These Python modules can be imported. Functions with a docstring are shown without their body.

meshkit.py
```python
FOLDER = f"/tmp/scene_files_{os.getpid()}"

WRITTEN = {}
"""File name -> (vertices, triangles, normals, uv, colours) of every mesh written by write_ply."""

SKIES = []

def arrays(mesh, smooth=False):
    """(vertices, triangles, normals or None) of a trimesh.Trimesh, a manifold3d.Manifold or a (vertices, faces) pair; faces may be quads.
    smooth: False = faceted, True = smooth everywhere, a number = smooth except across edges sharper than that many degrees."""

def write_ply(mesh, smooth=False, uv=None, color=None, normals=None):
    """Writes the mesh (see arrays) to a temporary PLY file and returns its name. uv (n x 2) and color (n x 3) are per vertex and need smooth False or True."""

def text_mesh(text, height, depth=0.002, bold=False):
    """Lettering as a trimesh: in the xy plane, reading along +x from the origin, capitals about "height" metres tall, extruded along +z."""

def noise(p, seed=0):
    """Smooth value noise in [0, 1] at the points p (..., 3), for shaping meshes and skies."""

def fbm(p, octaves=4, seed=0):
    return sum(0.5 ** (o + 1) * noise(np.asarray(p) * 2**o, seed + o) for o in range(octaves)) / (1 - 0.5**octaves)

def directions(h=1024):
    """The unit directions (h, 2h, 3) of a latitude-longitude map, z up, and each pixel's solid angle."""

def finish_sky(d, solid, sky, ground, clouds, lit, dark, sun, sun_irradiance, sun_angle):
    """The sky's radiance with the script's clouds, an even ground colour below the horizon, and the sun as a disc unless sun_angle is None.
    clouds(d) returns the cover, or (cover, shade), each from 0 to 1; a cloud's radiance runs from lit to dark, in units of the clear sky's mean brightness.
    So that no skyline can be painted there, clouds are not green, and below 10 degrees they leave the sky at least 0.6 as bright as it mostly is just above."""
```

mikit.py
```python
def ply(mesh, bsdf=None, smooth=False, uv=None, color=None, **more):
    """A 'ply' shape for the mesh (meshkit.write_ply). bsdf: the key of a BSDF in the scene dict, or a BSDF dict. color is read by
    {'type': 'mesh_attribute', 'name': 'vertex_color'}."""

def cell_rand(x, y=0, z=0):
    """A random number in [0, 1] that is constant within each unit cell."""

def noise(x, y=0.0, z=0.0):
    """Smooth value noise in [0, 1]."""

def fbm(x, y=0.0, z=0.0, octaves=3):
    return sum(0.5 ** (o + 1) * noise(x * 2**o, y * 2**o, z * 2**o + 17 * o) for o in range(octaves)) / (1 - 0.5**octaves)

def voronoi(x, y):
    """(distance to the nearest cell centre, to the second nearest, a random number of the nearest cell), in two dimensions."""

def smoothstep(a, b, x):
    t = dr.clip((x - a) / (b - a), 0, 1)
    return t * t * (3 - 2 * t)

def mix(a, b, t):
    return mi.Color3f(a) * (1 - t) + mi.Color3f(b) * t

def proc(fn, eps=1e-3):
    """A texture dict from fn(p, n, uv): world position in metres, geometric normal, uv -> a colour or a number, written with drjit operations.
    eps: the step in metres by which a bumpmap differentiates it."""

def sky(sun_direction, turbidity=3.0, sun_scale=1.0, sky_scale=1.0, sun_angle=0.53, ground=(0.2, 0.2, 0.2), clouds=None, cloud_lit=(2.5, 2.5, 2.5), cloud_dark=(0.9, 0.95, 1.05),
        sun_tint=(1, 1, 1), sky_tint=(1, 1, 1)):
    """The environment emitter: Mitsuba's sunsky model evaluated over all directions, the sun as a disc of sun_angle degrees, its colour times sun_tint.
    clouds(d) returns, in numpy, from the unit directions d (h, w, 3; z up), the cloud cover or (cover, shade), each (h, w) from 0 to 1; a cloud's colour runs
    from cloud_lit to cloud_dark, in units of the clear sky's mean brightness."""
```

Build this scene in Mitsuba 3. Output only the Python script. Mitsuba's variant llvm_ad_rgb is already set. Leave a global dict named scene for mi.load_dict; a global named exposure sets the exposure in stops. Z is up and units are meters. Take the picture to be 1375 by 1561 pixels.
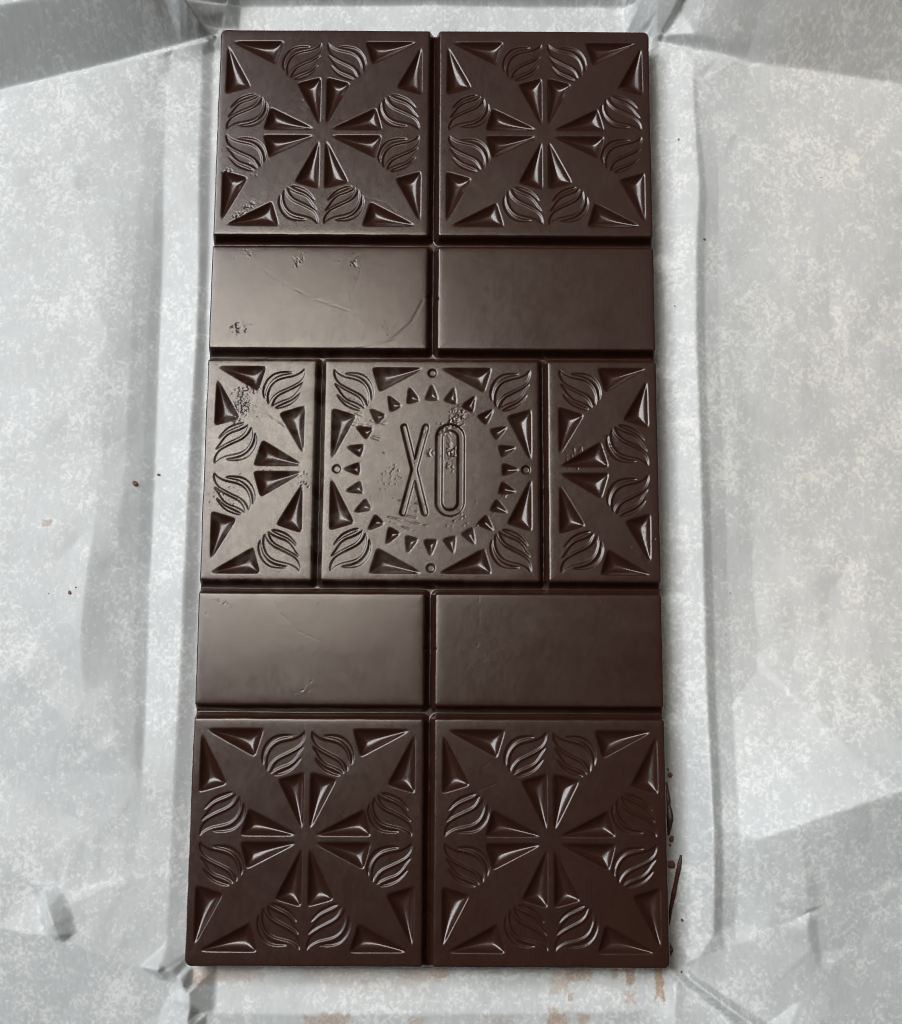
import math, numpy as np, shapely, trimesh, drjit as dr, mitsuba as mi, mikit, meshkit
from scipy.ndimage import gaussian_filter
from scipy.interpolate import LinearNDInterpolator
from mikit import proc, noise, fbm, smoothstep, mix

scene, labels = {}, {}
MM = 1e-3
T4 = mi.ScalarTransform4f

# ---------------------------------------------------------------- camera, lamps, exposure
EYE = np.array([3.643, -47.946, 233.994]) * MM
FWD = -np.array([0.0005106790, -0.1748156675, 0.9846010470])
UP = np.array([-0.0053259062, 0.9845867355, 0.1748158888])
scene['camera'] = {'type': 'perspective', 'fov': 37.943, 'fov_axis': 'x', 'near_clip': 0.02, 'far_clip': 20.0,
                   'to_world': T4().look_at(origin=EYE.tolist(), target=(EYE + FWD).tolist(), up=UP.tolist())}
exposure = 0.0


def lamp(key, centre, size, radiance):
    """A ceiling panel lamp facing the bar."""
    scene[key] = {'type': 'rectangle', 'to_world': T4().look_at(origin=list(centre), target=[0, 0, 0], up=[0.01, 1, 0.02]) @ T4().scale([size[0] / 2, size[1] / 2, 1]),
                  'emitter': {'type': 'area', 'radiance': {'type': 'rgb', 'value': list(radiance)}},
                  'bsdf': {'type': 'diffuse', 'reflectance': {'type': 'rgb', 'value': 0.8}}}
    labels[key] = {'kind': 'structure'}


lamp('key_lamp', (-0.64, 0.34, 1.0), (0.7, 0.62), (11.8, 11.95, 12.2))
lamp('ceiling_lamp', (-0.42, 0.46, 2.0), (0.62, 0.52), (18.0, 16.3, 13.9))
lamp('ceiling_lamp_001', (-0.5, 1.30, 2.5), (2.6, 2.3), (0.205, 0.178, 0.168))

# ---------------------------------------------------------------- materials
P3 = lambda p: (p.x * 1000.0, p.y * 1000.0, p.z * 1000.0)


def choc_colour(p, n, uv):
    x, y, z = P3(p)
    m = fbm(x * 0.16, y * 0.16, 3.0, 3)
    f = noise(x * 2.6, y * 2.6, 1.0)
    c = mix((0.0215, 0.0082, 0.0056), (0.027, 0.0110, 0.0077), m)
    # pale bloom dust rubbed over the middle of the bar, heavier towards the left
    zone = smoothstep(30.0, -28.0, x) * smoothstep(23.5, 18.5, dr.abs(y))
    d = zone * smoothstep(0.40, 0.72, fbm(x * 0.45 + 2.0, y * 0.45, 8.0, 3)) * (0.55 + 0.7 * noise(x * 5.0, y * 3.5, 2.0))
    c = mix(c, (0.10, 0.082, 0.068), dr.clip(0.46 * d, 0, 0.5))
    return c * (0.93 + 0.14 * f)


def choc_rough(p, n, uv):
    x, y, z = P3(p)
    m = fbm(x * 0.22 + 9.0, y * 0.22, 1.0, 3)
    f = fbm(x * 1.7, y * 0.9, 5.0, 2)
    scuff = smoothstep(12.0, -26.0, x) * smoothstep(34.0, 14.0, dr.abs(y))
    return dr.clip(0.225 + 0.05 * (m - 0.5) + 0.05 * (f - 0.5) + 0.05 * scuff, 0.12, 0.6)


def choc_bump(p, n, uv):
    x, y, z = P3(p)
    return fbm(x * 1.3, y * 1.3, z, 3) * 0.9 + 0.08 * noise(x * 9.0, y * 9.0, z * 9.0)


scene['chocolate'] = {'type': 'twosided', 'bsdf': {'type': 'bumpmap', 'scale': 0.0000025, 'arbitrary': proc(choc_bump, 6e-5),
    'bsdf': {'type': 'principled', 'base_color': proc(choc_colour), 'roughness': proc(choc_rough), 'specular': 0.5}}}
scene['shaving_chocolate'] = {'type': 'twosided', 'bsdf': {'type': 'principled', 'base_color': {'type': 'rgb', 'value': [0.05, 0.019, 0.012]}, 'roughness': 0.4, 'specular': 0.5}}
scene['crumb_chocolate'] = {'type': 'twosided', 'bsdf': {'type': 'principled', 'base_color': {'type': 'rgb', 'value': [0.12, 0.046, 0.026]}, 'roughness': 0.55, 'specular': 0.4}}

CREASES = {
    'bar_left': [(-42.9, 86.2, 0), (-42.2, 40.9, 0), (-41.9, 3.1, 0), (-41.5, -32.6, 0), (-41.2, -85.0, 0)],
    'bar_right': [(41.3, 86.7, 0), (41.2, 41.3, 0), (41.1, -2.5, 0), (41.0, -41.4, 0), (41.2, -84.6, 0)],
    'bar_top': [(-41.2, 88.2, 0), (-20.8, 88.0, 0), (-0.5, 88.0, 0), (40.8, 87.9, 0)],
    'bar_bottom': [(-41.2, -85.4, 0), (-0.3, -85.2, 0), (41.1, -84.9, 0)],
    'in_left': [(-44.6, 82.0, 1.4), (-44.3, 59.8, 1.5), (-43.7, 40.3, 1.6), (-43.5, 27.5, 1.7), (-43.9, 6.8, 1.8), (-43.9, -13.2, 1.8), (-43.9, -32.8, 1.8), (-44.2, -53.2, 1.6), (-44.4, -71.9, 1.5), (-44.4, -81.6, 1.5)],
    'ridge_left': [(-50.3, 81.6, 2.4), (-51.2, 75.5, 2.0), (-51.0, 59.8, 1.5), (-50.6, 40.5, 0.8), (-50.7, 27.9, 0.5), (-50.4, 7.0, 0.5), (-50.3, -13.1, 0.5), (-50.1, -32.7, 0.6), (-49.9, -47.6, 1.0), (-49.8, -55.4, 1.9), (-50.4, -69.8, 1.8)],
    'foot_left': [(-52.4, 76.1, 2.3), (-52.5, 59.5, 2.0), (-52.3, 40.2, 1.7), (-52.5, 27.5, 1.6), (-52.3, 6.7, 1.65), (-52.3, -9.3, 1.65), (-52.6, -21.2, 1.6), (-52.3, -32.8, 1.6), (-51.2, -47.6, 1.8), (-50.7, -54.3, 2.1)],
    'foot_left2': [(-53.9, 74.5, 2.7), (-55.2, 59.2, 2.7), (-55.3, 39.8, 2.7), (-55.4, 27.1, 2.7), (-55.2, 6.4, 2.85), (-55.6, -9.6, 2.9), (-56.3, -21.3, 2.85), (-56.2, -32.9, 2.7), (-54.5, -47.6, 2.7)],
    'foot_left3': [(-58.7, 59.0, 3.2), (-59.2, 39.5, 3.4), (-59.5, 26.8, 3.5), (-59.2, 6.2, 3.6), (-59.9, -9.7, 3.8)],
    'fold_left_out': [(-60.6, -18.0, 4.3), (-61.2, -29.9, 4.4), (-60.2, -38.7, 3.6)],
    'in_right': [(42.4, 80.6, 1.2), (42.5, 53.9, 1.2), (42.7, 28.1, 1.2), (42.7, -2.7, 1.2), (42.7, -34.6, 1.2), (43.0, -55.0, 1.2), (42.6, -81.2, 1.2)],
    'ridge_right': [(49.0, 80.7, 3.4), (49.3, 62.6, 3.4), (49.7, 55.2, 3.4), (48.8, 44.4, 3.4), (48.2, 24.9, 3.5), (48.3, 6.9, 3.5), (48.3, -7.1, 3.6), (48.4, -22.7, 3.6), (48.2, -34.7, 3.7), (48.2, -41.5, 4.2), (48.2, -52.6, 5.6), (48.2, -62.4, 6.4), (48.2, -71.1, 5.2), (48.2, -79.2, 3.6)],
    'foot_right': [(49.7, 75.5, 3.1), (50.5, 63.0, 2.7), (51.2, 53.4, 2.3), (50.5, 44.9, 2.2), (50.0, 25.3, 2.2), (50.1, 7.2, 2.1), (50.1, -6.8, 2.1), (50.2, -22.5, 2.1), (50.0, -34.6, 2.1), (50.0, -41.4, 2.5), (50.0, -52.6, 3.8), (50.0, -62.5, 4.6), (50.0, -70.2, 3.4), (49.9, -78.4, 2.2)],
    'foot_right2': [(53.4, 63.1, 2.4), (53.5, 53.7, 1.7), (52.9, 40.8, 1.6), (52.7, 25.6, 1.5), (52.8, 7.4, 1.3), (53.0, -6.6, 1.2), (53.0, -22.4, 1.2), (53.0, -34.5, 1.4), (52.9, -52.6, 3.4), (53.0, -62.4, 4.8), (52.8, -70.2, 3.0), (52.2, -77.9, 1.6)],
    'foot_right3': [(57.1, 40.9, 1.3), (57.5, 25.7, 1.1), (57.6, 7.5, 0.9), (57.7, -6.6, 0.8), (57.7, -22.4, 0.9), (57.8, -34.5, 1.3)],
    'crest_nw': [(-109.6, 63.4, 7), (-93.2, 68.5, 6.2), (-81.4, 72.0, 5.6), (-68.3, 75.8, 5.0), (-54.6, 80.5, 3.8), (-45.5, 83.8, 2.8), (-43.4, 84.4, 2.3)],
    'flap_nw': [(-106.3, 78.7, 17), (-90.2, 81.6, 16.5), (-78.8, 84.2, 15.6), (-66.2, 86.8, 14.6), (-52.8, 89.1, 13.2), (-48.8, 90.7, 11.5)],
    'under_nw': [(-110.1, 64.4, 6), (-93.7, 69.5, 5.2), (-81.8, 73.0, 4.7), (-68.6, 76.9, 4.1), (-54.8, 81.5, 2.9), (-45.7, 84.8, 2.0)],
    'crest_ne': [(43.6, 84.4, 2.2), (49.7, 82.4, 2.8), (57.0, 80.4, 3.6), (60.3, 79.4, 3.2), (73.1, 77.3, 3.2), (88.5, 74.2, 3.4), (101.3, 71.5, 3.6), (118.7, 67.5, 4)],
    'foot_ne': [(43.1, 85.9, 3.8), (49.3, 84.8, 5.2), (56.1, 83.1, 5.0), (59.5, 81.5, 3.5), (62.0, 80.1, 3.2), (73.2, 78.6, 3.2), (88.5, 75.6, 3.4), (101.3, 72.9, 3.6), (118.8, 68.8, 4)],
    'under_ne': [(43.9, 85.1, 1.6), (49.8, 83.2, 2.1), (57.2, 81.3, 2.7), (60.4, 80.2, 2.6)],
    'flap_ne': [(50.1, 93.1, 12), (56.3, 91.8, 14), (70.3, 89.6, 15.5), (84.6, 87.5, 17), (96.7, 85.9, 17.5), (113.5, 84.4, 18)],
    'ridge_top': [(-39.9, 92.8, 0.7), (-20.9, 93.1, 0.6), (-0.5, 93.2, 0.6), (17.3, 93.0, 0.6), (38.3, 93.2, 0.7)],
    'beyond_top': [(-39.3, 95.5, 5.2), (-20.5, 95.6, 5.2), (-0.5, 95.7, 5.2), (17.1, 95.8, 5.2), (37.7, 95.9, 5.2)],
    'tongue_nw_edge': [(-50.3, 91.9, 17), (-46.1, 88.1, 10.5), (-44.3, 86.7, 6.6), (-42.7, 85.5, 3.6), (-41.5, 85.8, 2.6)],
    'tongue_nw_under': [(-52.0, 94.5, 13), (-47.3, 89.8, 7.8), (-45.4, 88.0, 4.4), (-43.7, 86.1, 1.6), (-42.0, 86.1, 1)],
    'tongue_nw_right': [(-39.4, 95.1, 8), (-40.0, 91.3, 4.2), (-40.6, 89.0, 2.4), (-41.3, 87.8, 1.2)],
    'tongue_ne_left': [(37.7, 95.5, 8), (38.8, 91.5, 4), (39.4, 89.5, 2.2), (40.8, 87.7, 1.2)],
    'tongue_ne_mid': [(41.4, 93.2, 9.5), (41.9, 88.2, 5.6), (42.0, 85.8, 3.4)],
    'tongue_ne_edge': [(48.7, 94.3, 10), (46.0, 90.7, 7.2), (44.2, 87.8, 4.8), (42.5, 85.2, 2.6)],
    'tongue_ne_under': [(50.0, 96.2, 7), (47.2, 91.7, 5), (45.3, 88.3, 3.2), (43.3, 85.5, 1.4)],
    'crest_sw': [(-98.9, -76.2, 4), (-77.7, -77.7, 4.1), (-72.0, -78.7, 4.2), (-65.4, -79.8, 4), (-58.9, -81.4, 3.4), (-53.4, -84.2, 2.7), (-48.4, -85.2, 2.2)],
    'flap_sw': [(-98.7, -99.1, 0), (-77.7, -98.0, 0), (-65.6, -96.9, 0), (-55.6, -96.2, 0.2), (-48.9, -96.7, 0.5)],
    'pinch': [(-65.5, -72.4, 3), (-63.8, -75.3, 5.8), (-62.6, -77.9, 6.4), (-61.8, -79.8, 5.8)],
    'pinch_l': [(-66.2, -74.1, 2.6), (-65.6, -77.2, 3.2), (-64.1, -79.7, 3.8)],
    'pinch_r': [(-62.9, -71.9, 2.7), (-60.8, -75.0, 3.4), (-59.5, -78.2, 3.4), (-59.3, -80.8, 3.4)],
    'gusset_sw_a': [(-45.1, -84.5, 3.6), (-43.0, -85.6, 3.2), (-41.8, -87.0, 4.4), (-40.0, -89.0, 5.0), (-39.5, -91.7, 4.4), (-39.9, -95.9, 4)],
    'gusset_sw_b': [(-45.8, -96.7, 0.3), (-44.6, -91.4, 0.6), (-43.3, -88.6, 1.2)],
    'gusset_sw_c': [(-44.9, -85.1, 5.2), (-45.2, -87.2, 1.6), (-43.3, -87.9, 1.4)],
    'gusset_sw_d': [(-42.0, -86.9, 1.8), (-41.2, -88.9, 1.4), (-40.1, -88.1, 0.6)],
    'ridge_bottom': [(-39.1, -92.6, 1.3), (-27.8, -92.9, 1.3), (-0.2, -92.7, 1.3), (27.5, -92.4, 1.3), (39.1, -91.8, 1.3)],
    'beyond_bottom': [(-38.9, -97.2, 0.1), (-0.1, -97.3, 0.1), (39.2, -96.3, 0.1)],
    'crest_se': [(44.7, -83.4, 2.6), (49.2, -81.9, 2.4), (55.3, -79.9, 2.8), (65.5, -74.8, 4.6), (71.5, -72.5, 5.4), (79.6, -69.2, 6.4), (91.2, -65.3, 7), (107.5, -60.9, 7)],
    'dip_se': [(55.1, -63.7, 5.8), (60.2, -61.6, 8.0), (67.4, -58.8, 10.2), (78.5, -55.0, 12), (90.1, -52.2, 12)],
    'crease_se': [(63.9, -74.7, 5.4), (63.7, -78.5, 4.6), (64.8, -82.4, 3.4), (67.5, -87.3, 2.2)],
    'crease_se_r': [(65.6, -75.5, 4.6), (65.6, -78.6, 3.6), (66.5, -81.9, 2.6)],
    'ridge_se': [(42.2, -84.8, 1.2), (43.9, -86.4, 3.2), (48.0, -89.3, 4.4), (54.8, -94.0, 4.8), (59.7, -97.3, 4.4)],
    'ridge_se_lo': [(41.9, -85.6, 0.4), (43.8, -87.9, 0.6), (47.6, -90.8, 0.8), (53.0, -95.0, 0.7)],
    'ridge_se_up': [(44.2, -84.7, 1.9), (45.4, -86.2, 2.1), (50.1, -89.3, 2.1), (57.2, -93.7, 1.8)],
    'crease_se2': [(50.0, -82.9, 2.4), (55.1, -86.3, 2.5), (60.5, -89.4, 2.4), (67.4, -92.1, 2)],
    'gusset_se': [(41.8, -85.6, 0.3), (40.9, -89.8, 0.8), (40.1, -92.3, 1.6), (39.7, -95.9, 1.8)],
    'gusset_se_in': [(41.9, -87.6, 1.4), (41.6, -90.6, 2.0), (41.6, -95.8, 2.4)],
}
POINTS = [(-80.3, 51.5, 5.0), (-79.2, 32.6, 4.5), (-78.1, 14.2, 4.2), (-77.0, -3.9, 4.0), (-75.9, -21.6, 3.9), (-74.9, -38.7, 3.4), (-74.0, -55.5, 2.9), (-73.0, -68.6, 3.3), (-69.0, -19.2, 4.2), (-64.0, -53.3, 2.7), (-66.0, 52.0, 4.0), (-62.6, 33.0, 3.9), (-63.9, 14.3, 4.0), (-64.1, -5.0, 4.0), (-61.1, -64.3, 2.6), (-54.6, -62.1, 2.2), (-107.8, 38.2, 6), (-104.3, -10.1, 4.5), (-100.9, -55.7, 3.5), (64.0, 60.0, 2.4), (78.4, 53.5, 2.6), (65.5, 30.7, 1.4), (81.1, 30.6, 2.0), (64.6, 3.5, 1.0), (79.9, 3.5, 1.3), (63.5, -20.5, 1.5), (77.0, -24.1, 2.6), (66.2, -42.5, 5.2), (76.4, -39.1, 5.6), (59.2, -49.2, 5.0), (71.7, -49.2, 8.4), (115.9, 40.6, 3), (112.6, -8.5, 2), (107.7, -43.5, 7), (106.2, -119.8, 0), (71.6, -103.5, 0), (80.5, -94.1, -0.4), (58.5, -73.8, 4.2), (71.9, -81.4, 2.6), (-110.0, 116.3, 16), (119.4, 122.9, 9), (-96.8, -120.9, 0), (-48.9, -120.6, 0), (0.0, -120.4, 0.0), (39.2, -120.1, 0.2), (-2.0, 124.5, 6)]
SCUFFS = [(-34.78, 26.07, 1.4, 0.6), (-24.46, 38.56, 1.3, 0.45), (-14.32, 38.36, 0.9, 0.5), (-17.67, 38.85, 0.9, 0.3), (-33.46, 40.14, 1.6, 0.35), (-38.04, 34.48, 0.6, 0.3), (-33.55, 13.63, 1.3, 0.9), (-34.79, 8.81, 1.3, 0.6), (-32.05, 14.61, 1.2, 0.9), (-33.7, 11.22, 1.4, 0.9), (-33.98, 48.62, 2.0, 0.5), (-35.49, 47.08, 1.4, 0.6), (-37.83, 55.76, 0.8, 0.9), (-37.29, 54.09, 0.8, 0.6), (-23.42, 69.09, 1.8, 0.25), (-27.03, 67.5, 1.2, 0.3), (-32.81, 57.33, 1.2, 0.2), (-25.27, 46.5, 1.0, 0.2), (-19.09, 66.49, 1.0, 0.35), (-22.18, 58.04, 0.9, 0.25), (-0.31, 3.02, 0.9, 0.8), (-0.92, 6.59, 1.1, 0.45), (1.99, 7.21, 1.1, 0.5), (3.73, 8.41, 1.4, 0.5), (5.48, 9.99, 1.4, 0.45), (3.53, 3.04, 0.9, 0.9), (3.19, 0.42, 0.8, 0.7), (-6.65, -0.58, 2.2, 0.12), (-7.78, -2.95, 1.2, 0.14), (4.97, -8.75, 1.5, 0.15), (-23.12, 8.87, 1.5, 0.35), (-29.83, -0.7, 2.2, 0.25), (-36.63, -4.87, 1.8, 0.2), (-22.25, -2.43, 1.5, 0.3), (-35.01, -18.25, 1.5, 0.25), (-24.44, 14.89, 1.6, 0.2), (-35.95, -23.99, 1.6, 0.3), (-38.37, -26.28, 0.8, 0.4), (-22.1, -31.3, 0.9, 0.25), (-21.36, -38.59, 0.8, 0.2), (-8.17, 25.36, 1.2, 0.15), (7.19, 24.83, 1.5, 0.2), (34.88, 54.49, 1.3, 0.2), (31.63, 2.0, 2, 0.18), (37.13, -13.23, 1.5, 0.3), (-35.01, -80.79, 0.8, 0.3)]
SCRATCHES = [[(-1.72, 31.2), (-3.7, 27.23), (-6.97, 24.13), (-11.08, 22.52), (-14.61, 21.89)], [(-31.22, 37.27), (-27.94, 34.79), (-21.31, 31.34), (-13.55, 28.66)], [(-11.61, 40.64), (-12.77, 38.37), (-13.66, 35.24), (-14.78, 31.5)], [(-13.39, 39.88), (-15.51, 38.36), (-17.23, 34.85)], [(-27.44, -23.03), (-25.89, -25.64), (-22.74, -28.7), (-18.15, -30.71)], [(-9.27, -19.26), (-6.43, -18.09), (-1.85, -18.3)], [(-17.46, -10.04), (-6.49, -13.0), (2.71, -15.16)], [(-18.06, -8.87), (-11.11, -11.4), (-5.34, -13.46)], [(-28.68, 61.24), (-23.32, 65.17), (-22.23, 70.41)], [(7.75, 39.11), (10.14, 37.87)], [(-4.29, -24.39), (-1.79, -24.95)], [(-19.44, -23.9), (-19.04, -26.75)], [(6.83, -52.25), (9.61, -51.47), (11.84, -49.48)], [(8.5, -55.51), (11.28, -54.41)], [(-40.02, -83.52), (-39.53, -82.06), (-38.29, -80.6)], [(7.05, 80.89), (8.53, 79.3)], [(4.19, -81.1), (6.58, -80.78)], [(-12.74, 51.03), (-8.51, 49.78), (-4.86, 45.98)], [(8.45, -22.03), (8.57, -24.89), (8.24, -31.13)]]
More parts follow.
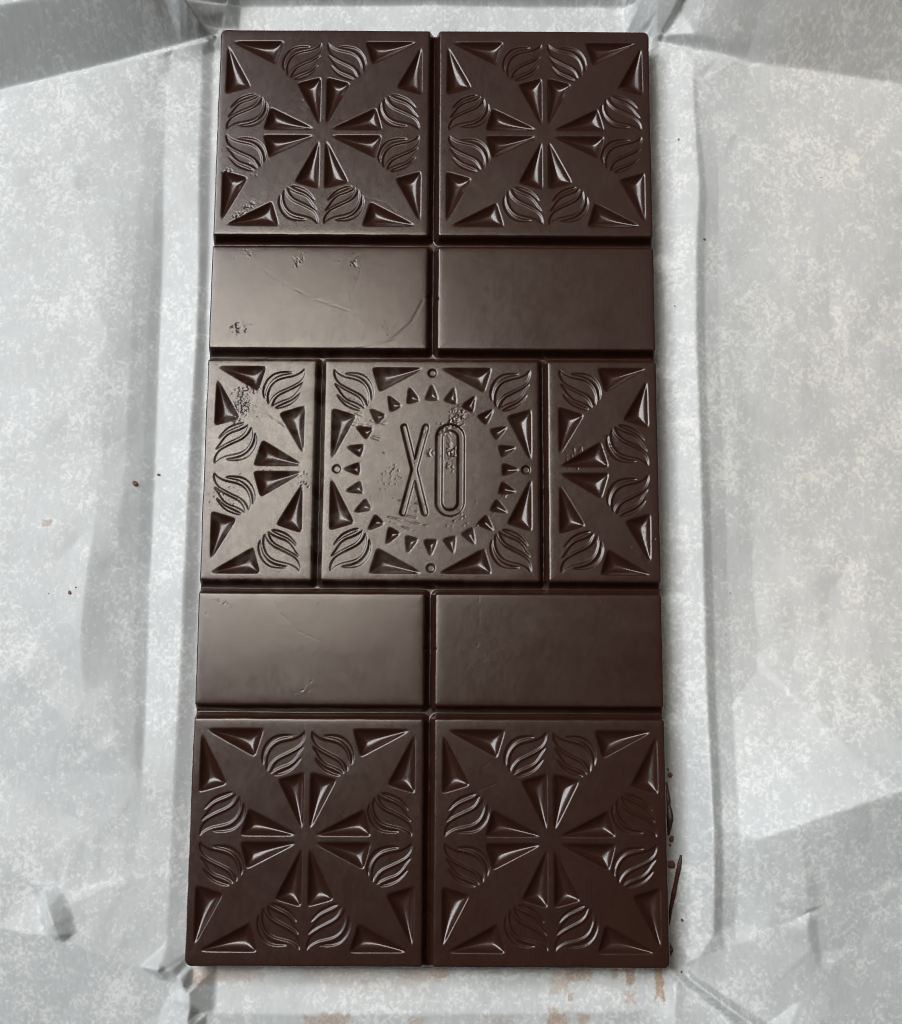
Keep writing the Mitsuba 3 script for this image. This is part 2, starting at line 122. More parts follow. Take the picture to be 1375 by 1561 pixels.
COMBS = [[(5.42, 11.99), (6.84, 12.41), (8.15, 13.04)], [(4.73, 11.61), (6.28, 12.42), (7.65, 13.05)], [(5.26, 11.55), (6.21, 12.17), (7.38, 12.66)], [(4.84, 10.4), (6.09, 11.32), (7.19, 12.06)], [(5.51, 11.18), (6.01, 11.48), (6.65, 11.65)], [(5.3, 10.17), (6.17, 10.45), (7.02, 10.81)], [(4.18, 9.58), (5.54, 10.1), (6.71, 10.52)], [(4.76, 9.76), (5.33, 10.2), (5.99, 10.69)], [(4.13, 8.95), (5.03, 9.47), (5.78, 9.99)], [(3.91, 8.4), (5.11, 9.34), (6.09, 10.05)], [(4.56, 8.33), (5.1, 8.56), (5.71, 8.83)], [(3.69, 8.49), (4.37, 8.71), (5.19, 9.05)], [(4.08, 7.23), (4.92, 7.68), (5.75, 8.26)], [(2.81, 6.94), (4.05, 7.39), (5.51, 8.05)], [(3.68, 10.93), (4.56, 11.14), (5.52, 11.54)], [(4.06, 10.45), (4.59, 10.92), (5.31, 11.23)], [(4.06, 9.58), (4.67, 9.92), (5.06, 10.26)], [(3.23, 9.72), (4.11, 10.07), (5.02, 10.37)], [(3.2, 8.92), (3.73, 9.22), (4.1, 9.35)], [(2.97, 8.34), (3.8, 8.71), (4.81, 9.04)], [(2.62, 8.02), (3.37, 8.26), (3.89, 8.66)], [(2.79, 7.89), (3.59, 8.26), (4.41, 8.53)], [(2.22, 7.78), (3.07, 7.98), (3.71, 8.23)], [(2.33, 7.18), (2.87, 7.36), (3.27, 7.72)], [(2.6, 7.9), (2.98, 7.13), (3.29, 6.49)], [(2.76, 7.19), (3.07, 6.71), (3.25, 6.33)], [(2.7, 6.79), (2.92, 6.15), (3.37, 5.54)], [(2.83, 6.37), (3.11, 5.74), (3.32, 5.26)], [(2.87, 6.05), (3.15, 5.27), (3.49, 4.65)], [(3.15, 5.69), (3.49, 4.85), (3.82, 4.02)], [(2.78, 5.06), (3.26, 4.25), (3.66, 3.55)], [(3.17, 4.84), (3.58, 4.17), (3.91, 3.46)], [(3.25, 4.02), (3.44, 3.46), (3.86, 2.75)], [(-14.77, 12.98), (-13.8, 12.83), (-12.89, 12.46)], [(-14.45, 12.5), (-13.73, 12.5), (-12.92, 12.36)], [(-15.02, 12.18), (-13.73, 11.94), (-12.5, 11.74)], [(-14.28, 10.86), (-13.64, 10.75), (-12.89, 10.61)], [(-14.71, 10.25), (-13.52, 10.28), (-12.39, 10.11)], [(-14.46, 10.44), (-13.05, 9.96), (-11.79, 9.44)], [(-13.96, 9.23), (-12.78, 9.11), (-11.66, 9.01)], [(-14.0, 8.52), (-12.48, 8.41), (-11.14, 8.06)], [(-14.49, 8.11), (-13.01, 7.88), (-11.6, 7.84)], [(-10.03, 9.73), (-9.21, 9.62), (-8.62, 9.45)], [(-10.05, 8.84), (-8.9, 8.65), (-7.98, 8.45)], [(-10.87, 8.83), (-9.56, 8.48), (-8.16, 8.11)], [(-10.72, 7.83), (-9.76, 7.58), (-8.93, 7.48)], [(-10.71, 7.42), (-9.94, 7.18), (-9.3, 6.82)], [(-11.32, 7.07), (-9.92, 6.8), (-8.56, 6.52)], [(-10.95, 6.04), (-9.72, 5.92), (-8.61, 5.71)], [(-10.72, 5.68), (-9.98, 5.5), (-9.21, 5.26)], [(37.59, -10.01), (37.87, -10.11), (38.17, -10.01)], [(37.66, -10.41), (37.92, -10.47), (38.22, -10.51)], [(37.35, -10.86), (37.82, -10.94), (38.34, -11.07)], [(37.5, -11.15), (37.8, -11.31), (38.31, -11.3)], [(37.41, -11.73), (37.92, -11.72), (38.23, -11.87)], [(37.2, -12.31), (37.63, -12.34), (38.23, -12.34)], [(37.48, -12.49), (37.92, -12.6), (38.24, -12.63)], [(36.76, -13.15), (37.53, -13.23), (38.2, -13.51)], [(37.28, -13.43), (37.9, -13.48), (38.42, -13.69)], [(37.24, -14.31), (37.57, -14.27), (37.93, -14.39)], [(37.41, -14.39), (37.64, -14.31), (38.06, -14.42)], [(37.0, -15.22), (37.68, -15.15), (38.39, -15.17)], [(36.97, -15.51), (37.6, -15.59), (38.42, -15.57)], [(36.98, -15.96), (37.5, -16.1), (37.99, -16.18)], [(30.78, 6.19), (32.12, 6.11), (33.44, 5.84)], [(29.95, 5.31), (32.13, 5.39), (34.21, 5.55)], [(30.88, 4.42), (31.99, 4.56), (33.04, 4.58)], [(31.07, 4.13), (32.4, 3.87), (33.94, 3.72)], [(29.46, 3.71), (31.86, 3.53), (34.38, 3.18)], [(30.29, 2.21), (32.58, 2.4), (34.81, 2.52)], [(30.1, 1.88), (32.0, 1.97), (33.95, 1.89)], [(30.19, 1.01), (32.51, 0.95), (34.66, 0.89)], [(12.75, -5.3), (13.24, -4.42), (13.93, -3.76)], [(12.04, -5.47), (12.78, -4.51), (13.4, -3.79)], [(12.01, -6.39), (12.55, -5.61), (13.1, -5.01)], [(11.57, -6.21), (12.08, -5.58), (12.42, -5.1)], [(11.4, -6.65), (11.65, -6.21), (12.03, -5.77)], [(10.71, -7.61), (11.26, -7.18), (11.72, -6.67)], [(10.83, -8.0), (11.12, -7.66), (11.51, -7.25)], [(10.71, -8.03), (10.94, -7.44), (11.3, -7.05)], [(23.92, 2.78), (24.0, 1.67), (24.11, 0.46)], [(24.85, 2.72), (24.98, 1.71), (25.03, 0.9)], [(25.24, 3.91), (25.48, 1.95), (25.91, 0.13)], [(26.29, 3.69), (26.12, 2.33), (25.94, 0.91)], [(26.55, 4.12), (26.69, 2.39), (26.64, 0.45)], [(-5.67, -5.62), (-3.41, -6.01), (-1.04, -6.43)], [(-5.08, -6.31), (-3.82, -6.97), (-2.42, -7.63)], [(-5.65, -7.96), (-4.2, -8.37), (-2.57, -8.76)], [(-7.46, -8.59), (-4.19, -9.36), (-0.71, -10.12)], [(-7.09, -9.48), (-4.88, -10.36), (-2.77, -11.06)], [(-33.45, 12.36), (-32.87, 11.93), (-32.11, 11.42)], [(-32.72, 11.38), (-32.16, 11.0), (-31.41, 10.41)], [(-31.4, 11.52), (-31.02, 11.24), (-30.51, 10.74)], [(-29.84, 10.85), (-29.5, 10.68), (-29.11, 10.31)], [(-29.42, 10.17), (-28.74, 9.63), (-28.25, 9.15)], [(-27.9, 9.18), (-27.44, 8.65), (-27.06, 8.33)], [(-26.91, 8.36), (-26.59, 8.1), (-26.22, 7.66)], [(-26.76, 8.38), (-26.46, 8.15), (-26.05, 7.71)], [(-24.92, 7.18), (-24.71, 7.03), (-24.33, 6.81)], [(-24.12, 6.33), (-23.57, 5.97), (-22.99, 5.54)]]
STAINS = [(39.31, -87.38, 0.85, 3.0, 0.9), (34.54, -86.34, 0.9, 1.8, 0.6), (31.87, -85.93, 0.7, 1.3, 0.4), (25.4, -86.07, 2.8, 1.6, 0.5), (22.6, -87.46, 2.0, 2.2, 0.35), (2.0, -85.98, 2.2, 1.2, 0.5), (-1.35, -86.21, 4, 1.5, 0.3), (-14.72, -86.49, 8, 1.8, 0.18), (-33.67, -86.38, 6, 1.5, 0.3), (-38.12, -86.51, 2, 1.6, 0.4), (-5.78, -87.93, 8, 2, 0.12), (34.25, -89.84, 1, 1, 0.35), (24.25, -89.9, 0.5, 0.7, 0.5), (-15.68, -93.91, 3, 1.5, 0.45), (-19.55, -93.93, 1.4, 1, 0.4), (-1.83, -93.84, 1.8, 0.8, 0.3), (21.99, -93.61, 2.0, 1.8, 0.55), (26.43, -93.58, 1.2, 1.2, 0.4), (12.02, -93.76, 3, 1, 0.18), (-68.26, -9.51, 0.9, 0.7, 0.5)]
CRUMBS = [(-53.32, -1.96, 0.55), (-49.5, -0.01, 0.35), (-63.44, -21.97, 0.38), (-62.44, -21.02, 0.2), (-67.16, -22.1, 0.15), (50.4, 44.99, 0.27), (44.63, 32.02, 0.25), (41.33, -51.96, 0.25), (41.65, -52.96, 0.5), (43.26, -77.13, 0.28), (42.93, -85.46, 0.28), (41.62, -63.74, 0.6), (41.37, -64.85, 0.3), (46.13, 64.85, 0.22), (72.59, 57.22, 0.18), (53.43, -20.99, 0.16), (41.4, -68.03, 0.9)]
SHAVINGS = [[(42.99, -66.36), (42.47, -69.2), (41.71, -72.99), (41.2, -75.68), (40.92, -78.04)], [(40.92, -54.05), (41.18, -57.7), (41.45, -60.46), (41.16, -63.2)], [(40.74, -81.04), (41.04, -82.1), (40.79, -83.38)]]



def fibre(x, y, a, s, seed):
    c, k = math.cos(a), math.sin(a)
    u, v = (x * c + y * k) * s, (-x * k + y * c) * s * 4.2
    return noise(u, v, seed)


def paper_colour(p, n, uv):
    x, y, z = P3(p)
    wx, wy = x + 0.5 * noise(x * 1.1, y * 1.1, 4.0), y + 0.5 * noise(x * 1.1, y * 1.1, 8.0)
    cloud = fbm(x * 0.115, y * 0.10, 2.0, 3)
    cloud2 = fbm(x * 0.5, y * 0.42, 6.0, 2)
    f = dr.maximum(dr.maximum(fibre(wx, wy, 0.5, 1.3, 1.0), fibre(wx, wy, 1.3, 1.45, 2.0)), fibre(wx, wy, 2.35, 1.25, 3.0))
    g = fbm(wx * 1.9, wy * 1.9, 3.0, 2)
    fl = smoothstep(0.54, 1.0, f * 0.46 + g * 0.62 + 0.44 * (cloud - 0.5) + 0.34 * (cloud2 - 0.5))
    warm = smoothstep(35.0, 75.0, x) * smoothstep(-60.0, -20.0, y)
    base = mix((0.440, 0.468, 0.476), (0.462, 0.466, 0.458), warm)
    flc = mix((0.65, 0.67, 0.67), (0.67, 0.66, 0.61), warm)
    c = mix(base, flc, fl * 0.74)
    vein = fbm(x * 2.2, y * 0.8, 7.0, 2)
    c = c * (0.95 + 0.10 * vein)
    s = mi.Float(0.0)
    grain = noise(x * 3.5, y * 3.5, 11.0)
    edge = 0.45 * noise(x * 1.2, y * 1.2, 12.0) + 0.3 * noise(x * 3.0, y * 3.0, 13.0)
    for sx, sy, rx, ry, k in STAINS:
        q = dr.maximum(dr.abs(x - sx) / rx, dr.abs(y - sy) / ry)
        s = dr.maximum(s, min(1.0, 1.35 * k) * smoothstep(1.15, 0.6, q + edge - 0.35))
    s = s * smoothstep(0.25, 0.95, 0.5 * grain + 0.5 * noise(x * 7.0, y * 6.0, 14.0) + 0.34)
    return mix(c, (0.30, 0.185, 0.115), dr.clip(s, 0, 0.85))


def paper_bump(p, n, uv):
    x, y, z = P3(p)
    return fbm(x * 1.2, y * 0.9, 1.0, 3)


scene['paper'] = {'type': 'twosided', 'bsdf': {'type': 'bumpmap', 'scale': 0.00003, 'arbitrary': proc(paper_bump, 8e-5),
    'bsdf': {'type': 'principled', 'base_color': proc(paper_colour), 'roughness': 0.48, 'specular': 0.45}}}
scene['counter'] = {'type': 'twosided', 'bsdf': {'type': 'principled', 'base_color': {'type': 'rgb', 'value': [0.22, 0.21, 0.20]}, 'roughness': 0.5}}


# ---------------------------------------------------------------- grid helpers
def grid_normals(X, Y, Z):
    gy, gx = np.gradient(Z, Y, X)
    n = np.stack([-gx, -gy, np.ones_like(Z)], -1)
    return n / np.linalg.norm(n, axis=-1, keepdims=True)


def cells_to_ply(X, Y, Z, N, cells, bsdf):
    """The quads of a height grid at the (row, column) cells as one mesh with the sheet's own normals."""
    r, c = cells
    w = len(X)
    q = np.stack([r * w + c, r * w + c + 1, (r + 1) * w + c + 1, (r + 1) * w + c], 1)
    used, inv = np.unique(q, return_inverse=True)
    inv = inv.reshape(q.shape)
    f = np.vstack([inv[:, [0, 1, 2]], inv[:, [0, 2, 3]]])
    v = np.stack([X[used % w], Y[used // w], Z.ravel()[used]], 1) * MM
    path = meshkit.write_ply((v, f), False, normals=N.reshape(-1, 3)[used])
    return {'type': 'ply', 'filename': path, 'face_normals': False, 'bsdf': {'type': 'ref', 'id': bsdf}}


def num(base, k):
    return base if k == 0 else f'{base}_{k:03d}'


def rect_distance(x, y, x0, x1, y0, y1, r):
    """Distance inside a rounded rectangle (negative outside)."""
    qx, qy = np.abs(x - (x0 + x1) / 2) - (x1 - x0) / 2 + r, np.abs(y - (y0 + y1) / 2) - (y1 - y0) / 2 + r
    return r - np.hypot(np.maximum(qx, 0), np.maximum(qy, 0)) - np.minimum(np.maximum(qx, qy), 0)


# ---------------------------------------------------------------- setting: counter top, wrapping paper
scene['counter_top'] = mikit.ply(trimesh.creation.box((1.4, 1.2, 0.03), T4().translate([0, 0, -0.0165]).matrix), 'counter')
labels['counter_top'] = {'kind': 'structure'}


def build_paper():
    step = 0.30
    X, Y = np.arange(-104, 104.1, step), np.arange(-116, 116.1, step)
    pts = []
    for line in CREASES.values():
        for (x0, y0, h0), (x1, y1, h1) in zip(line[:-1], line[1:]):
            k = max(1, int(math.hypot(x1 - x0, y1 - y0) / 1.0))
            for t in np.arange(k) / k:
                pts.append((x0 + (x1 - x0) * t, y0 + (y1 - y0) * t, h0 + (h1 - h0) * t))
        pts.append(line[-1])
    pts += POINTS
    for x in np.linspace(-39, 39, 14):
        for y in np.linspace(-82.5, 82.5, 28):
            pts.append((x, y, 0.0))
    for x, y, h in ((-125, 125, 16), (125, 125, 9), (-125, -135, 0), (125, -135, 0), (-125, 0, 2), (125, 0, 2), (0, 125, 6), (0, -135, 0)):
        pts.append((x, y, h))
    pts = np.array(pts, float)
    gx, gy = np.meshgrid(X, Y)
    Z = LinearNDInterpolator(pts[:, :2], pts[:, 2], fill_value=0.5)(gx, gy)
    Z = 0.9 * gaussian_filter(Z, 0.15 / step) + 0.1 * gaussian_filter(Z, 1.0 / step)
    g = np.stack([gx, gy, 0 * gx], -1)
    free = np.clip((rect_distance(gx, gy, -40, 40, -84, 84, 2) * -1 - 0.3) / 4.0, 0, 1)
    soft = (meshkit.fbm(g * 0.055, 3, 5) - 0.5) * 1.3 + (meshkit.fbm(g * np.array([0.16, 0.11, 1]) + 7, 2, 6) - 0.5) * 0.35
    # fine crumple: flat facets between short creases
    cr = 0
    for s, a, seed in ((0.09, 0.55, 21), (0.21, 0.16, 22)):
        w = meshkit.fbm(g * s, 2, seed) - 0.5
        cr = cr + a * np.abs(w) * 2 * np.clip(meshkit.noise(g * 0.04 + 3, seed + 5) * 2.2 - 0.7, 0, 1)
    # flat facets meeting in thin creases, as in crumpled and smoothed-out paper
    rng = np.random.default_rng(8)
    for gap, amp in ((17.0, 0.7), (6.0, 0.17)):
        nx, ny = int(230 / gap), int(250 / gap)
        q = np.stack(np.meshgrid(np.linspace(-115, 115, nx), np.linspace(-125, 125, ny)), -1).reshape(-1, 2)
        q = q + rng.uniform(-0.42, 0.42, q.shape) * gap
        cr = cr + LinearNDInterpolator(q, rng.normal(0, amp * 0.5, len(q)), fill_value=0)(gx, gy)
    Z = Z + free * (soft * 0.45 + cr * 0.8)
    under = rect_distance(gx, gy, -40.4, 40.4, -84.2, 84.2, 2) > -0.25
    Z = np.where(under, np.minimum(Z, 0.05), Z)
    Z = np.maximum(gaussian_filter(Z, 0.12 / step), -1.0 + 0.05 * meshkit.noise(g * 0.2, 3))
    N = grid_normals(X, Y, Z)
    cx, cy = np.meshgrid((X[1:] + X[:-1]) / 2, (Y[1:] + Y[:-1]) / 2)
    ln = lambda k: np.array(CREASES[k], float)
    xl = np.interp(cy, ln('ridge_left')[::-1, 1], ln('ridge_left')[::-1, 0])
    xr = np.interp(cy, ln('ridge_right')[::-1, 1], ln('ridge_right')[::-1, 0])
    top = np.where(cx < 0, np.interp(cx, ln('crest_nw')[:, 0], ln('crest_nw')[:, 1]), np.interp(cx, ln('crest_ne')[:, 0], ln('crest_ne')[:, 1]))
    bot = np.where(cx < 0, np.interp(cx, ln('crest_sw')[:, 0], ln('crest_sw')[:, 1]), np.interp(cx, ln('crest_se')[:, 0], ln('crest_se')[:, 1]))
    region = np.where(cx < -41.5, 1, np.where(cx > 41.5, 2, np.where(cy > 0, 3, 4)))
    region = np.where((np.abs(cx) > 41.5) & (cy > top), np.where(cx < 0, 5, 6), region)
    region = np.where((np.abs(cx) > 41.5) & (cy < bot), np.where(cx < 0, 7, 8), region)
    region = np.where((np.abs(cx) < 41.5) & (np.abs(cy) < 85.2), 0, region)
    names = {0: 'base_panel', 1: 'side_panel', 2: 'side_panel_001', 3: 'end_flap', 4: 'end_flap_001', 5: 'corner_flap', 6: 'corner_flap_001', 7: 'corner_flap_002', 8: 'corner_flap_003'}
    for k, nm in names.items():
        scene['wrapping_paper__' + nm] = cells_to_ply(X, Y, Z, N, np.nonzero(region == k), 'paper')
    labels['wrapping_paper'] = {'label': 'mottled grey white waxed wrapping paper creased and spread open under the chocolate bar', 'category': 'wrapping paper'}
    labels['wrapping_paper__end_flap_001'] = {'label': 'bottom flap smeared with brown chocolate marks'}
    from scipy.interpolate import RegularGridInterpolator
    return RegularGridInterpolator((Y, X), Z)


paper_height = build_paper()

# ---------------------------------------------------------------- chocolate bar
THICK, GROOVE = 7.0, 2.5
HW = 40.3
G, A, B = 0.889, 20.63, 19.16
R0, R1, R2, R3, R4 = 84.35, 43.51, 41.44, 22.0, 19.94
SEGMENTS = [('square_segment', -HW, -G, R1, R0), ('square_segment', G, HW, R1, R0), ('square_segment', -HW, -G, -R0, -R1), ('square_segment', G, HW, -R0, -R1),
            ('plain_segment', -HW, -G, R3, R2), ('plain_segment', G, HW, R3, R2), ('plain_segment', -HW, -G, -R2, -R3), ('plain_segment', G, HW, -R2, -R3),
            ('half_segment', -HW, -A, -R4, R4), ('half_segment', A, HW, -R4, R4), ('crest_segment', -B, B, -R4, R4)]
LEAF = [np.array(s, float) for s in (
    [(430, 270), (490, 260), (560, 258), (630, 265), (690, 280), (745, 305), (790, 340), (830, 385), (860, 430), (885, 485), (900, 540), (908, 590), (905, 630), (895, 670), (880, 710), (874, 650), (866, 590), (850, 540), (830, 495), (802, 450), (770, 410), (732, 375), (690, 345), (640, 322), (590, 305), (500, 285)],
    [(228, 208), (245, 230), (270, 255), (300, 277), (330, 295), (370, 314), (410, 330), (465, 343), (520, 355), (577, 368), (630, 385), (672, 405), (710, 430), (748, 466), (780, 510), (800, 555), (817, 600), (828, 640), (832, 680), (830, 720), (825, 760), (812, 810), (793, 765), (770, 722), (743, 685), (710, 652), (678, 625), (640, 602), (590, 577), (540, 555), (490, 530), (440, 505), (390, 478), (340, 450), (308, 425), (280, 395), (257, 362), (240, 330), (227, 290), (222, 250)],
    [(245, 445), (280, 467), (320, 490), (360, 515), (400, 540), (450, 566), (500, 590), (550, 615), (600, 640), (638, 663), (670, 690), (695, 718), (715, 750), (735, 795), (752, 850), (722, 830), (690, 810), (645, 786), (600, 765), (550, 746), (500, 730), (463, 712), (430, 690), (398, 663), (370, 630), (338, 587), (310, 540), (272, 490)],
    [(285, 632), (318, 660), (350, 690), (385, 718), (420, 745), (470, 771), (520, 795), (560, 814), (600, 832), (645, 855), (690, 885), (645, 886), (600, 878), (560, 866), (520, 850), (478, 832), (440, 810), (408, 787), (380, 760), (352, 728), (325, 695)])]
LEAF = [(s - [228, 208]) / [584, 602] for s in LEAF]


def build_bar():
    step = 0.13
    X, Y = np.arange(-41.9, 41.91, step), np.arange(-86.0, 86.01, step)
    gx, gy = np.meshgrid(X, Y)
    g = np.stack([gx, gy, 0 * gx], -1)
    wob = (meshkit.fbm(g * 0.35, 3, 51) - 0.5) * 0.16
    outer = wob + rect_distance(gx, gy, -HW, HW, -R0, R0, 1.2)
    z = np.full(gx.shape, THICK - GROOVE)
    owner = np.zeros(gx.shape, np.int32)
    for k, (_, x0, x1, y0, y1) in enumerate(SEGMENTS):
        d = rect_distance(gx, gy, x0, x1, y0, y1, 0.45) + 0.7 * wob
        top = THICK - 0.05 * np.exp(-np.maximum(d, 0) / 0.45) + np.minimum(d, 0) * (GROOVE / 0.78)
        z = np.maximum(z, top)
        owner[d > -0.12] = k + 1
    z = np.minimum(z, THICK + np.minimum(outer, 0) * 13.0)
    z = gaussian_filter(z, 0.13 / step)
    ids, entries = owner * 1000, {}
    counts = {}
    for k, (nm, *_r) in enumerate(SEGMENTS):
        key = 'chocolate_bar__' + num(nm, counts.get(nm, 0))
        counts[nm] = counts.get(nm, 0) + 1
        entries[(k + 1) * 1000] = key
    used = {k + 1: {} for k in range(len(SEGMENTS))}

    def new_id(seg, name):
        u = used[seg]
        i = seg * 1000 + 1 + sum(u.values())
        entries[i] = entries[seg * 1000] + '__' + num(name, u.get(name, 0))
        u[name] = u.get(name, 0) + 1
        return i

    dep = np.zeros_like(z)
    fine = np.zeros_like(z)

    def window(p, pad):
        p = np.asarray(p)
        c0, c1 = np.searchsorted(X, [p[:, 0].min() - pad, p[:, 0].max() + pad])
        r0, r1 = np.searchsorted(Y, [p[:, 1].min() - pad, p[:, 1].max() + pad])
        return slice(r0, r1), slice(c0, c1)

    def triangle(seg, p, name, slope=1.0, curve=0.31, lip=0.08):
        p = np.asarray(p, float)
        w = window(p, 0.6)
        x, y = gx[w], gy[w]
        s = np.sign(np.cross(p[1] - p[0], p[2] - p[0]))
        d, soft = np.full(x.shape, 99.0), 0
        for a, b in ((0, 1), (1, 2), (2, 0)):
            e = p[b] - p[a]
            side = s * (e[0] * (y - p[a, 1]) - e[1] * (x - p[a, 0])) / np.hypot(*e)
            d, soft = np.minimum(d, side), soft + np.exp(-np.clip(side, -2, 9) / 0.2)
        soft = np.maximum(-0.2 * np.log(soft), 0)
        dep[w] = np.maximum(dep[w], np.where(d > 0, lip * np.clip(d / 0.16, 0, 1) + slope * soft - curve * soft ** 2, 0))
        i = new_id(seg, name)
        ids[w] = np.where(d > -0.06, i, ids[w])

    def polygon(seg, shape, name, depth, wall, pad=0.05):
        b = np.array(shape.exterior.coords)
        w = window(b, 0.5)
        x, y = gx[w], gy[w]
        pt = shapely.points(x, y)
        d = shapely.distance(pt, shape.boundary) * np.where(shapely.contains_xy(shape, x, y), 1, -1)
        fine[w] = np.maximum(fine[w], depth * np.clip(d / wall + 0.5, 0, 1))
        i = new_id(seg, name)
        ids[w] = np.where(d > -pad, i, ids[w])
        return i

    def leaf(seg, tip, end):
        tip, end = np.array(tip), np.array(end)
        for blade in LEAF:
            polygon(seg, shapely.Polygon(tip + blade * (end - tip)).buffer(0.03).simplify(0.01), 'leaf_blade', 0.145, 0.14)

    def d4(p, k):
        p = np.array(p, float)
        if k & 4:
            p = p[:, ::-1]
        return p * [1 - 2 * (k & 1), 1 - (k & 2)]

    for seg, cx, cy in ((1, -20.6, 63.66), (2, 20.6, 63.66), (3, -20.6, -63.66), (4, 20.6, -63.66)):
        for k in range(8):
            triangle(seg, d4([(-17.35, 18.15), (-7.72, 18.2), (-9.05, 13.7)], k) + [cx, cy], 'triangle_facet')
        for k in range(8):
            triangle(seg, d4([(-0.62, 1.5), (-0.62, 10.9), (-4.85, 9.75)], k) + [cx, cy], 'triangle_facet')
        for k in range(8):
            t, e = d4([(0.68, 17.75), (6.78, 11.4)], k) + [cx, cy]
            leaf(seg, t, e)
    for seg, sx in ((9, 1), (10, -1)):
        for sy in (1, -1):
            s = np.array([sx, sy])
            for t in ([(-38.45, 18.65), (-29.75, 18.62), (-31.05, 14.22)], [(-38.4, 16.4), (-38.5, 7.85), (-34.2, 9.15)], [(-22.72, 2.8), (-22.68, 11.4), (-27.0, 10.0)], [(-22.8, 0.65), (-31.3, 0.6), (-29.95, 5.05)]):
                triangle(seg, np.array(t) * s, 'triangle_facet')
            leaf(seg, np.array((-22.88, 18.2)) * s, np.array((-29.1, 11.85)) * s)
            leaf(seg, np.array((-38.3, 0.95)) * s, np.array((-32.05, 7.4)) * s)
    for k in range(4):
        s = np.array([1 - 2 * (k & 1), 1 - (k & 2)])
        triangle(11, np.array([(-1.6, 18.5), (-10.6, 18.5), (-9.3, 14.2)]) * s, 'triangle_facet')
        triangle(11, np.array([(-17.65, 1.62), (-17.65, 10.92), (-13.5, 9.65)]) * s, 'triangle_facet')
        leaf(11, np.array((-17.45, 18.1)) * s, np.array((-11.45, 11.6)) * s)
    for k in range(24):
        a = k * math.pi / 12
        u, t = np.array([math.sin(a), math.cos(a)]), np.array([math.cos(a), -math.sin(a)])
        triangle(11, [u * 15.65, u * 12.65 + t * 1.16, u * 12.65 - t * 1.16], 'ray_facet', 1.0, 0.45, 0.06)
    for x, y in ((0.05, 17.6), (0.05, -17.6), (-16.72, 0), (16.72, 0)):
        polygon(11, shapely.Point(x, y).buffer(0.68), 'dot', 0.26, 0.16)
    X_ = shapely.union_all([shapely.LineString(l).buffer(0.47) for l in ([(-4.9, 7.66), (-1.03, -7.8)], [(-1.03, 7.66), (-4.93, -7.8)])])
    i = polygon(11, X_, 'letter', 0.30, 0.17)
    labels[entries[i]] = {'label': 'engraved letter X'}
    O_ = shapely.LineString([(3.32, 5.72), (3.32, -5.85)]).buffer(2.49).difference(shapely.LineString([(3.30, 5.69), (3.30, -5.87)]).buffer(1.39))
    i = polygon(11, O_, 'letter', 0.30, 0.17)
    labels[entries[i]] = {'label': 'engraved letter O'}

    z = z - gaussian_filter(dep, 0.12 / step) - gaussian_filter(fine, 0.06 / step)
    # wear: gentle waviness, pitted scuffs, scratches, nicks along the edges
    g = np.stack([gx, gy, 0 * gx], -1)
    inside = np.clip(outer / 0.6, 0, 1)
    z = z + inside * ((meshkit.fbm(g * 0.13, 2, 31) - 0.5) * 0.022 + (meshkit.fbm(g * 0.9, 2, 32) - 0.5) * 0.002)
    pit = np.zeros_like(z)
    for sx, sy, r, s in SCUFFS:
        w = window([(sx, sy)], 2.2 * r)
        x, y = gx[w], gy[w]
        q = np.stack([x, y, np.full_like(x, sx)], -1)
        m = np.exp(-((x - sx) ** 2 + (y - sy) ** 2) / (r * r)) * s
        n1 = meshkit.fbm(q * (np.array([3.9, 2.9, 1]) * (0.65 + 0.6 * ((sx * 7.3) % 1))), 3, 41)
        pit[w] = np.maximum(pit[w], np.clip((n1 - 0.80 + 0.55 * np.minimum(m, 0.6)) * 1.4, 0, 0.065))
        pit[w] -= m * 0.02 * (meshkit.noise(q * 3.1, 42) > 0.62)
    for lines, depth, wide in ((SCRATCHES[:1], 0.022, 0.24), (SCRATCHES[1:], 0.010, 0.12), (COMBS, 0.035, 0.11)):
        far = np.full(z.shape, 9.0)
        for line in lines:
            w = window(line, 0.6)
            d = shapely.distance(shapely.points(gx[w], gy[w]), shapely.LineString(line))
            far[w] = np.minimum(far[w], d)
        pit += depth * np.exp(-(far / wide) ** 2) * (0.8 if wide == 0.24 else np.clip(1.8 * meshkit.noise(g * 1.3, 44) - 0.3, 0, 1))
    z = z - gaussian_filter(pit, 0.05 / step)
    for nx, ny in ((-0.75, 31.9), (0.75, 31.6), (-0.7, -31.6), (0.72, -31.7)):
        w = window([(nx, ny)], 0.9)
        z[w] -= 0.8 * np.exp(-(((gx[w] - nx) / 0.25) ** 2 + ((gy[w] - ny) / 0.17) ** 2)) * (z[w] > THICK - 1.2)
    z = np.minimum(z, np.where(outer < -0.62, -1.0, 99))
    bottom = 0.1
    N = grid_normals(X, Y, np.maximum(z, bottom - 1.5))
    cell = np.maximum.reduce([z[:-1, :-1], z[1:, :-1], z[:-1, 1:], z[1:, 1:]]) > bottom
    Z = np.maximum(z, bottom)
    cid = ids[:-1, :-1]
    for i in np.unique(cid[cell]):
        key = 'chocolate_bar__base_slab' if i == 0 else entries[int(i)]
        scene[key] = cells_to_ply(X, Y, Z, N, np.nonzero(cell & (cid == i)), 'chocolate')
    labels['chocolate_bar'] = {'label': 'dark brown chocolate bar moulded with triangles, leaf shapes and the letters XO', 'category': 'chocolate bar'}


build_bar()


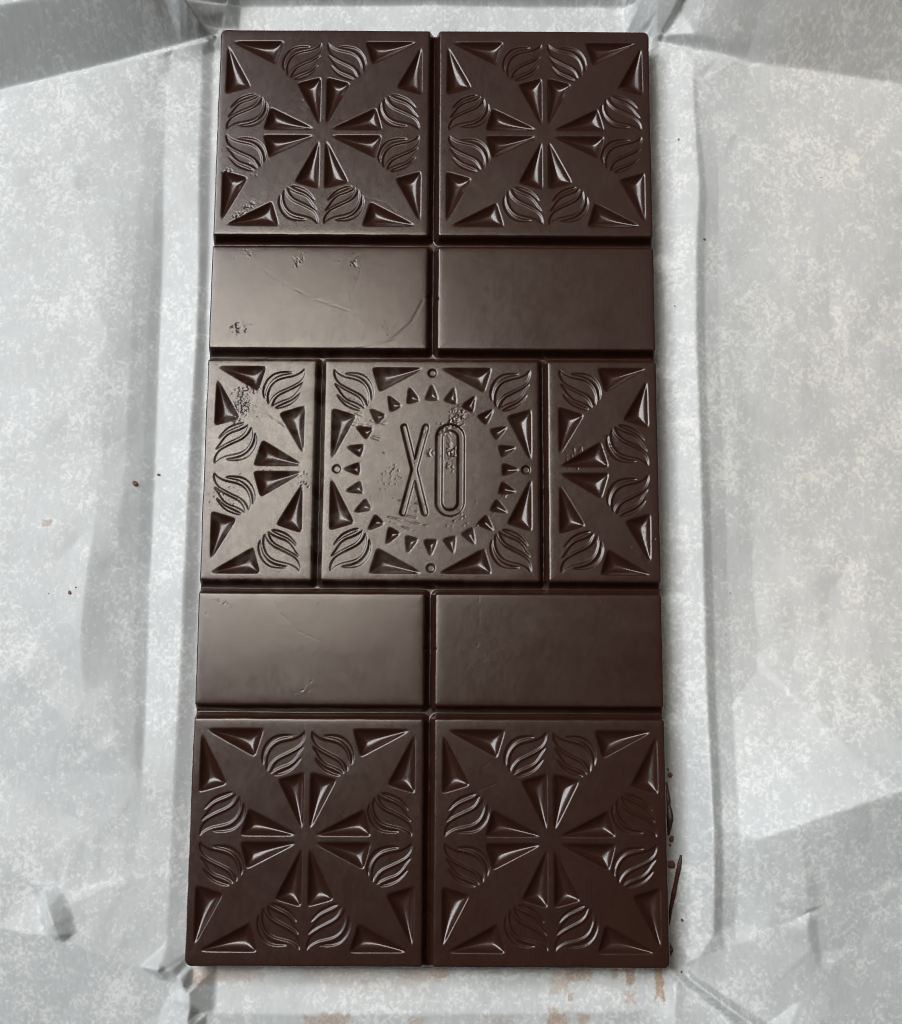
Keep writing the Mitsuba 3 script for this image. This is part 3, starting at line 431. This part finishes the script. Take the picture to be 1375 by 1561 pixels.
# ---------------------------------------------------------------- crumbs and shavings lying on the paper
def crumb(key, x, y, r, seed, label, group=None):
    m = trimesh.creation.icosphere(2, 1.0)
    v = m.vertices
    rng = np.random.default_rng(seed)
    a, st = rng.uniform(0, math.pi), rng.uniform(0.5, 0.9)
    v = v * (0.7 + 0.75 * (meshkit.fbm(v * 1.6 + seed * 3.1, 2, seed) - 0.2))[:, None]
    v = v * [1, st, 0.45]
    v = v @ np.array([[math.cos(a), math.sin(a), 0], [-math.sin(a), math.cos(a), 0], [0, 0, 1]]) * r
    h = float(paper_height((y, x)))
    scene[key] = mikit.ply(trimesh.Trimesh((v + [x, y, h - v[:, 2].min() * 0.8]) * MM, m.faces, process=False), 'crumb_chocolate', smooth=35)
    labels[key] = {'label': label, 'category': 'crumb', **({'group': group} if group else {})}


CRUMB_LABELS = ['largest brown crumb left of the bar, on the dark side of the paper ridge', 'small brown crumb on the crest of the left paper ridge',
    'brown crumb on the left paper panel, the larger of the pair below the tan stain', 'speck of chocolate just right of the larger crumb below the tan stain', 'tiny speck of chocolate left of the pair below the tan stain',
    'dark speck beside the paper ridge right of the upper plain segments', 'dark speck on the bright paper strip right of the second row of the bar',
    'tiny crumb against the right edge, topmost of the crumbs beside the lower right square', 'dark oblong crumb just below the topmost crumb beside the lower right square',
    'dark speck on the right paper strip beside the lower end of the bar', 'dark speck on the paper just outside the lower right corner of the bar', 'rounded crumb at the lower end of the shaving pressed to the bar edge',
    'pale small crumb just under the rounded crumb at the bar edge', 'dark speck on the paper strip right of the upper right square', 'lone black speck on the wide right paper panel near its top',
    'dark speck on the right paper panel beside the lower plain segments', 'broad dark crumb bridging the bar edge and the long shaving']
for k, (x, y, r) in enumerate(CRUMBS):
    crumb(num('chocolate_crumb', k), x + (0.35 if 40.5 < x < 42 else 0), y, r, 50 + k, CRUMB_LABELS[k])


def shaving(key, line, width, seed, label):
    """A curled flat sliver of chocolate: a tapering strip with thickness swept along a bent line."""
    line = np.array(line, float) + [0.3, 0]
    ls = shapely.LineString(line)
    n = 40
    v = []
    for i in range(n + 1):
        t = i / n
        p, q = np.array(ls.interpolate(t, True).coords[0]), np.array(ls.interpolate(min(t + 0.03, 1), True).coords[0])
        o = np.array(ls.interpolate(max(t - 0.03, 0), True).coords[0])
        d = (q - o) / max(np.hypot(*(q - o)), 1e-6)
        s = np.array([-d[1], d[0]])
        w = width * (0.18 + math.sin(math.pi * min(max(t * 0.92 + 0.06, 0), 1)) ** 0.7) * (0.75 + 0.5 * meshkit.noise(np.array([t * 9, seed, 0.0]), seed))
        base = max(float(paper_height((p[1] + s[1] * k, p[0] + s[0] * k))) for k in (-w, 0, w)) + 0.06
        for a in np.linspace(0, 2 * math.pi, 9)[:-1]:
            xy = p + s * math.cos(a) * w
            v.append((xy[0], xy[1], base + 0.28 * width + 0.42 * width * math.sin(a) + 0.25 * width * math.cos(a)))
    f = [(i * 8 + k, i * 8 + (k + 1) % 8, (i + 1) * 8 + (k + 1) % 8, (i + 1) * 8 + k) for i in range(n) for k in range(8)]
    c = len(v)
    v += [tuple(np.mean(v[:8], 0)), tuple(np.mean(v[-8:], 0))]
    tri = [(a, b, d) for a, b, d, e in f] + [(a, d, e) for a, b, d, e in f] + [((k + 1) % 8, k, c) for k in range(8)] + [(n * 8 + k, n * 8 + (k + 1) % 8, c + 1) for k in range(8)]
    scene[key] = mikit.ply(trimesh.Trimesh(np.array(v) * MM, tri, process=False), 'shaving_chocolate', smooth=40)
    labels[key] = {'label': label, 'category': 'chocolate shaving'}


shaving('chocolate_shaving', SHAVINGS[0], 0.34, 3, 'long thin dark chocolate shaving leaning along the lower right side of the bar')
shaving('chocolate_shaving_001', SHAVINGS[1], 0.42, 4, 'dark brown shaving pressed flat against the right bar edge above the long shaving')
shaving('chocolate_shaving_002', SHAVINGS[2], 0.35, 5, 'short dark shaving at the lower right corner of the bar')
